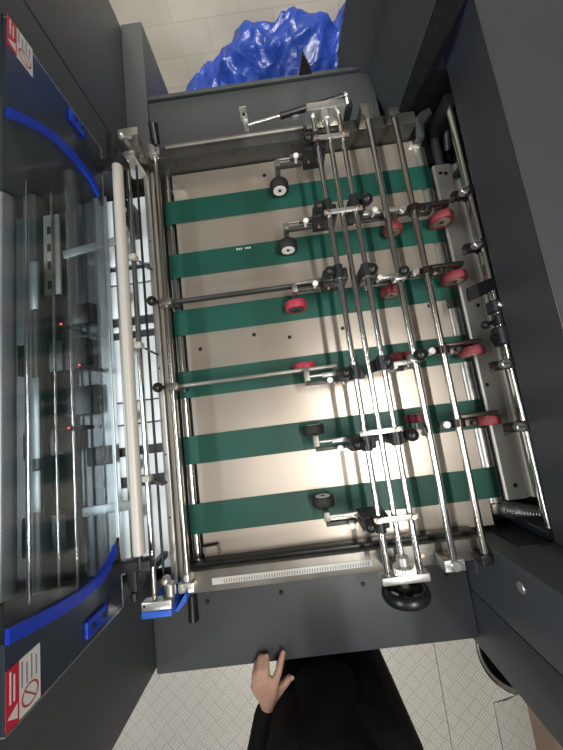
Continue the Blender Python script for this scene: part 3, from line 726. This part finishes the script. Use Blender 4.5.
# ------------------------------------------------------------ person
def capsule(bm, a, b, ra, rb, seg=14, sq=(1, 1)):
    a, b = Vector(a), Vector(b)
    n = 6
    for k in range(n + 1):
        t = k / n; p = a.lerp(b, t); r = ra + (rb - ra) * t
        g = bmesh.ops.create_uvsphere(bm, u_segments=seg, v_segments=8, radius=r)
        for v in g['verts']: v.co = Vector((v.co.x * sq[0], v.co.y * sq[1], v.co.z)) + p
    d = b - a
    if d.length > 1e-6:
        q = d.to_track_quat('Z', 'Y').to_matrix().to_4x4()
        A = []; B = []
        for k in range(seg):
            an = 2 * PI * k / seg
            for L, p, r in ((A, a, ra), (B, b, rb)):
                o = q @ Vector((math.cos(an) * r, math.sin(an) * r, 0)); o = Vector((o.x * sq[0], o.y * sq[1], o.z)); L.append(bm.verts.new(p + o))
        bm.faces.new(A); bm.faces.new(list(reversed(B)))
        for k in range(seg): bm.faces.new([A[k], B[k], B[(k + 1) % seg], A[(k + 1) % seg]])
def organic(name, caps, m, parent, vox, sm=3):
    bm = bmesh.new()
    for c in caps: capsule(bm, *c)
    bmesh.ops.recalc_face_normals(bm, faces=bm.faces)
    me = bpy.data.meshes.new(name); bm.to_mesh(me); bm.free(); me.materials.append(M[m])
    o = bpy.data.objects.new(name, me); C.objects.link(o); o.parent = parent
    me.transform(Matrix.Translation(-parent.location))
    r = o.modifiers.new('r', 'REMESH'); r.mode = 'VOXEL'; r.voxel_size = vox; r.use_smooth_shade = True
    s = o.modifiers.new('s', 'SMOOTH'); s.iterations = sm; s.factor = .5
    return o
px, py = .012, -.735
pr = thing('person', 'person in black jacket at the near deck, left hand gripping its edge', 'person', (px, py, 0))
hip = (px, py, .93)
W = (-.152, -.700, .792)            # left wrist
EL = (-.215, -.90, .985); SL = (px - .165, py - .07, 1.36)
SR = (px + .165, py - .07, 1.36); ER = (px + .25, py - .16, 1.09); WR = (px + .17, py + .02, 1.24)
torso = [((px, py - .01, .93), (px, py - .03, 1.12), .108, .104, 16, (1.1, .82)), ((px, py - .03, 1.12), (px, py - .06, 1.32), .115, .135, 16, (1.12, .75)),
         ((px - .12, py - .07, 1.37), (px + .12, py - .07, 1.37), .065, .065)]
legs = []
for s in (-1, 1):
    legs += [((px + s * .075, py, .90), (px + s * .085, py - .005, .50), .082, .055), ((px + s * .085, py - .005, .50), (px + s * .09, py - .05, .09), .055, .036)]
feet = []
for s in (-1, 1): feet += [((px + s * .09, py - .06, .045), (px + s * .10, py + .10 , .032), .038, .030)]
arms = [(SL, EL, .047, .038), (EL, W, .038, .024), (SR, ER, .047, .038), (ER, WR, .038, .024)]
head = [((px, py - .065, 1.38), (px, py - .045, 1.50), .052, .05), ((px, py - .02, 1.575), (px, py - .02, 1.64), .068, .082, 16, (.95, 1.12)),
        ((px, py + .035, 1.53), (px, py + .03, 1.56), .035, .045), ((px, py + .085, 1.585), (px, py + .068, 1.61), .012, .007),
        ((px - .028, py + .068, 1.548), (px + .028, py + .068, 1.548), .009, .009),
        ((px - .08, py - .02, 1.585), (px - .08, py - .025, 1.61), .012, .014), ((px + .08, py - .02, 1.585), (px + .08, py - .025, 1.61), .012, .014)]
# left hand: palm then five fingers over the deck edge
K = [(-.176, -.628, .818), (-.162, -.618, .825), (-.146, -.614, .829), (-.127, -.620, .829)]   # little .. index knuckles
hand = [((-.152, -.700, .792), (-.150, -.672, .805), .023, .021)]
for k in K: hand.append(((-.150, -.675, .803), k, .019, .0115))
hand += [(K[0], (-.173, -.600, .823), .0095, .0085), ((-.173, -.600, .823), (-.167, -.582, .811), .0085, .0075),
         (K[1], (-.161, -.588, .829), .010, .009), ((-.161, -.588, .829), (-.156, -.568, .812), .009, .0078),
         (K[2], (-.143, -.588, .829), .010, .009), ((-.143, -.588, .829), (-.141, -.570, .812), .009, .0078),
         (K[3], (-.112, -.590, .828), .0105, .0092), ((-.112, -.590, .828), (-.100, -.566, .813), .0092, .0078),
         ((-.140, -.668, .800), (-.118, -.648, .806), .0155, .0125), ((-.118, -.648, .806), (-.090, -.622, .812), .0115, .0085)]
rh = []
w_ = Vector(WR); dr = Vector((-.2, .8, .5)).normalized(); sd = Vector((1, .25, 0)).normalized()
pk = w_ + dr * .075
rh.append((WR, tuple(w_ + dr * .03), .024, .022))
for i, (o_, L) in enumerate(((-.03, .075), (-.01, .085), (.011, .08), (.031, .062))):
    kk = pk + sd * o_; rh.append((tuple(w_ + dr * .02 + sd * o_ * .3), tuple(kk), .018, .012))
    mid_ = kk + dr * L * .5; tip = mid_ + (dr + Vector((0, 0, -.8))).normalized() * L * .5
    rh += [(tuple(kk), tuple(mid_), .0105, .009), (tuple(mid_), tuple(tip), .009, .0075)]
th = w_ + dr * .025 - sd * .018
rh += [(tuple(th), tuple(th + dr * .03 - sd * .03), .015, .012), (tuple(th + dr * .03 - sd * .03), tuple(th + dr * .06 - sd * .035), .011, .009)]
organic('body', torso + legs + feet + arms + head + hand + rh, 'skin', pr, .0046, 3)
# clothing
def grow(c, d): return (c[0], c[1], c[2] + d, c[3] + d) + tuple(c[4:])
jk = [grow(c, .014) for c in torso] + [((px - .018, py + .030, .79), (px - .012, py + .015, .96), .088, .095, 16, (1.15, 1.0)), ((px + .018, py - .035, .78), (px + .01, py - .03, .95), .112, .115, 16, (1.12, .85))]
Lc = Vector(EL).lerp(Vector(W), .95)
jk += [(SL, EL, .064, .054), (EL, tuple(Lc), .054, .036), (SR, ER, .064, .054), (ER, tuple(Vector(ER).lerp(Vector(WR), .93)), .054, .036)]
organic('jacket', jk, 'cloth', pr, .008, 3)
organic('trousers', [grow(c, .016) for c in legs] + [((px - .05, py, .88), (px + .05, py, .88), .10, .10)], 'cloth', pr, .009, 3)
for s in (-1, 1): organic('shoe', [((px + s * .09, py - .075, .052), (px + s * .10, py + .115, .042), .050, .040)], 'black', pr, .008, 2)
organic('hair', [((px, py - .035, 1.63), (px, py - .03, 1.665), .082, .082, 16, (1.02, 1.1)), ((px, py - .07, 1.55), (px, py - .06, 1.63), .055, .075)], 'hair', pr, .008, 2)
nl = MB()
nl.ball((-.0985, -.5625, .8178), .0055, 10, (.8, 1.1, .5)).ball((-.084, -.6175, .8195), .0058, 10, (1, 1, .5)).ball((-.1405, -.567, .8165), .005, 10, (.8, 1.1, .5))
nl.done('fingernail', 'skin', pr)
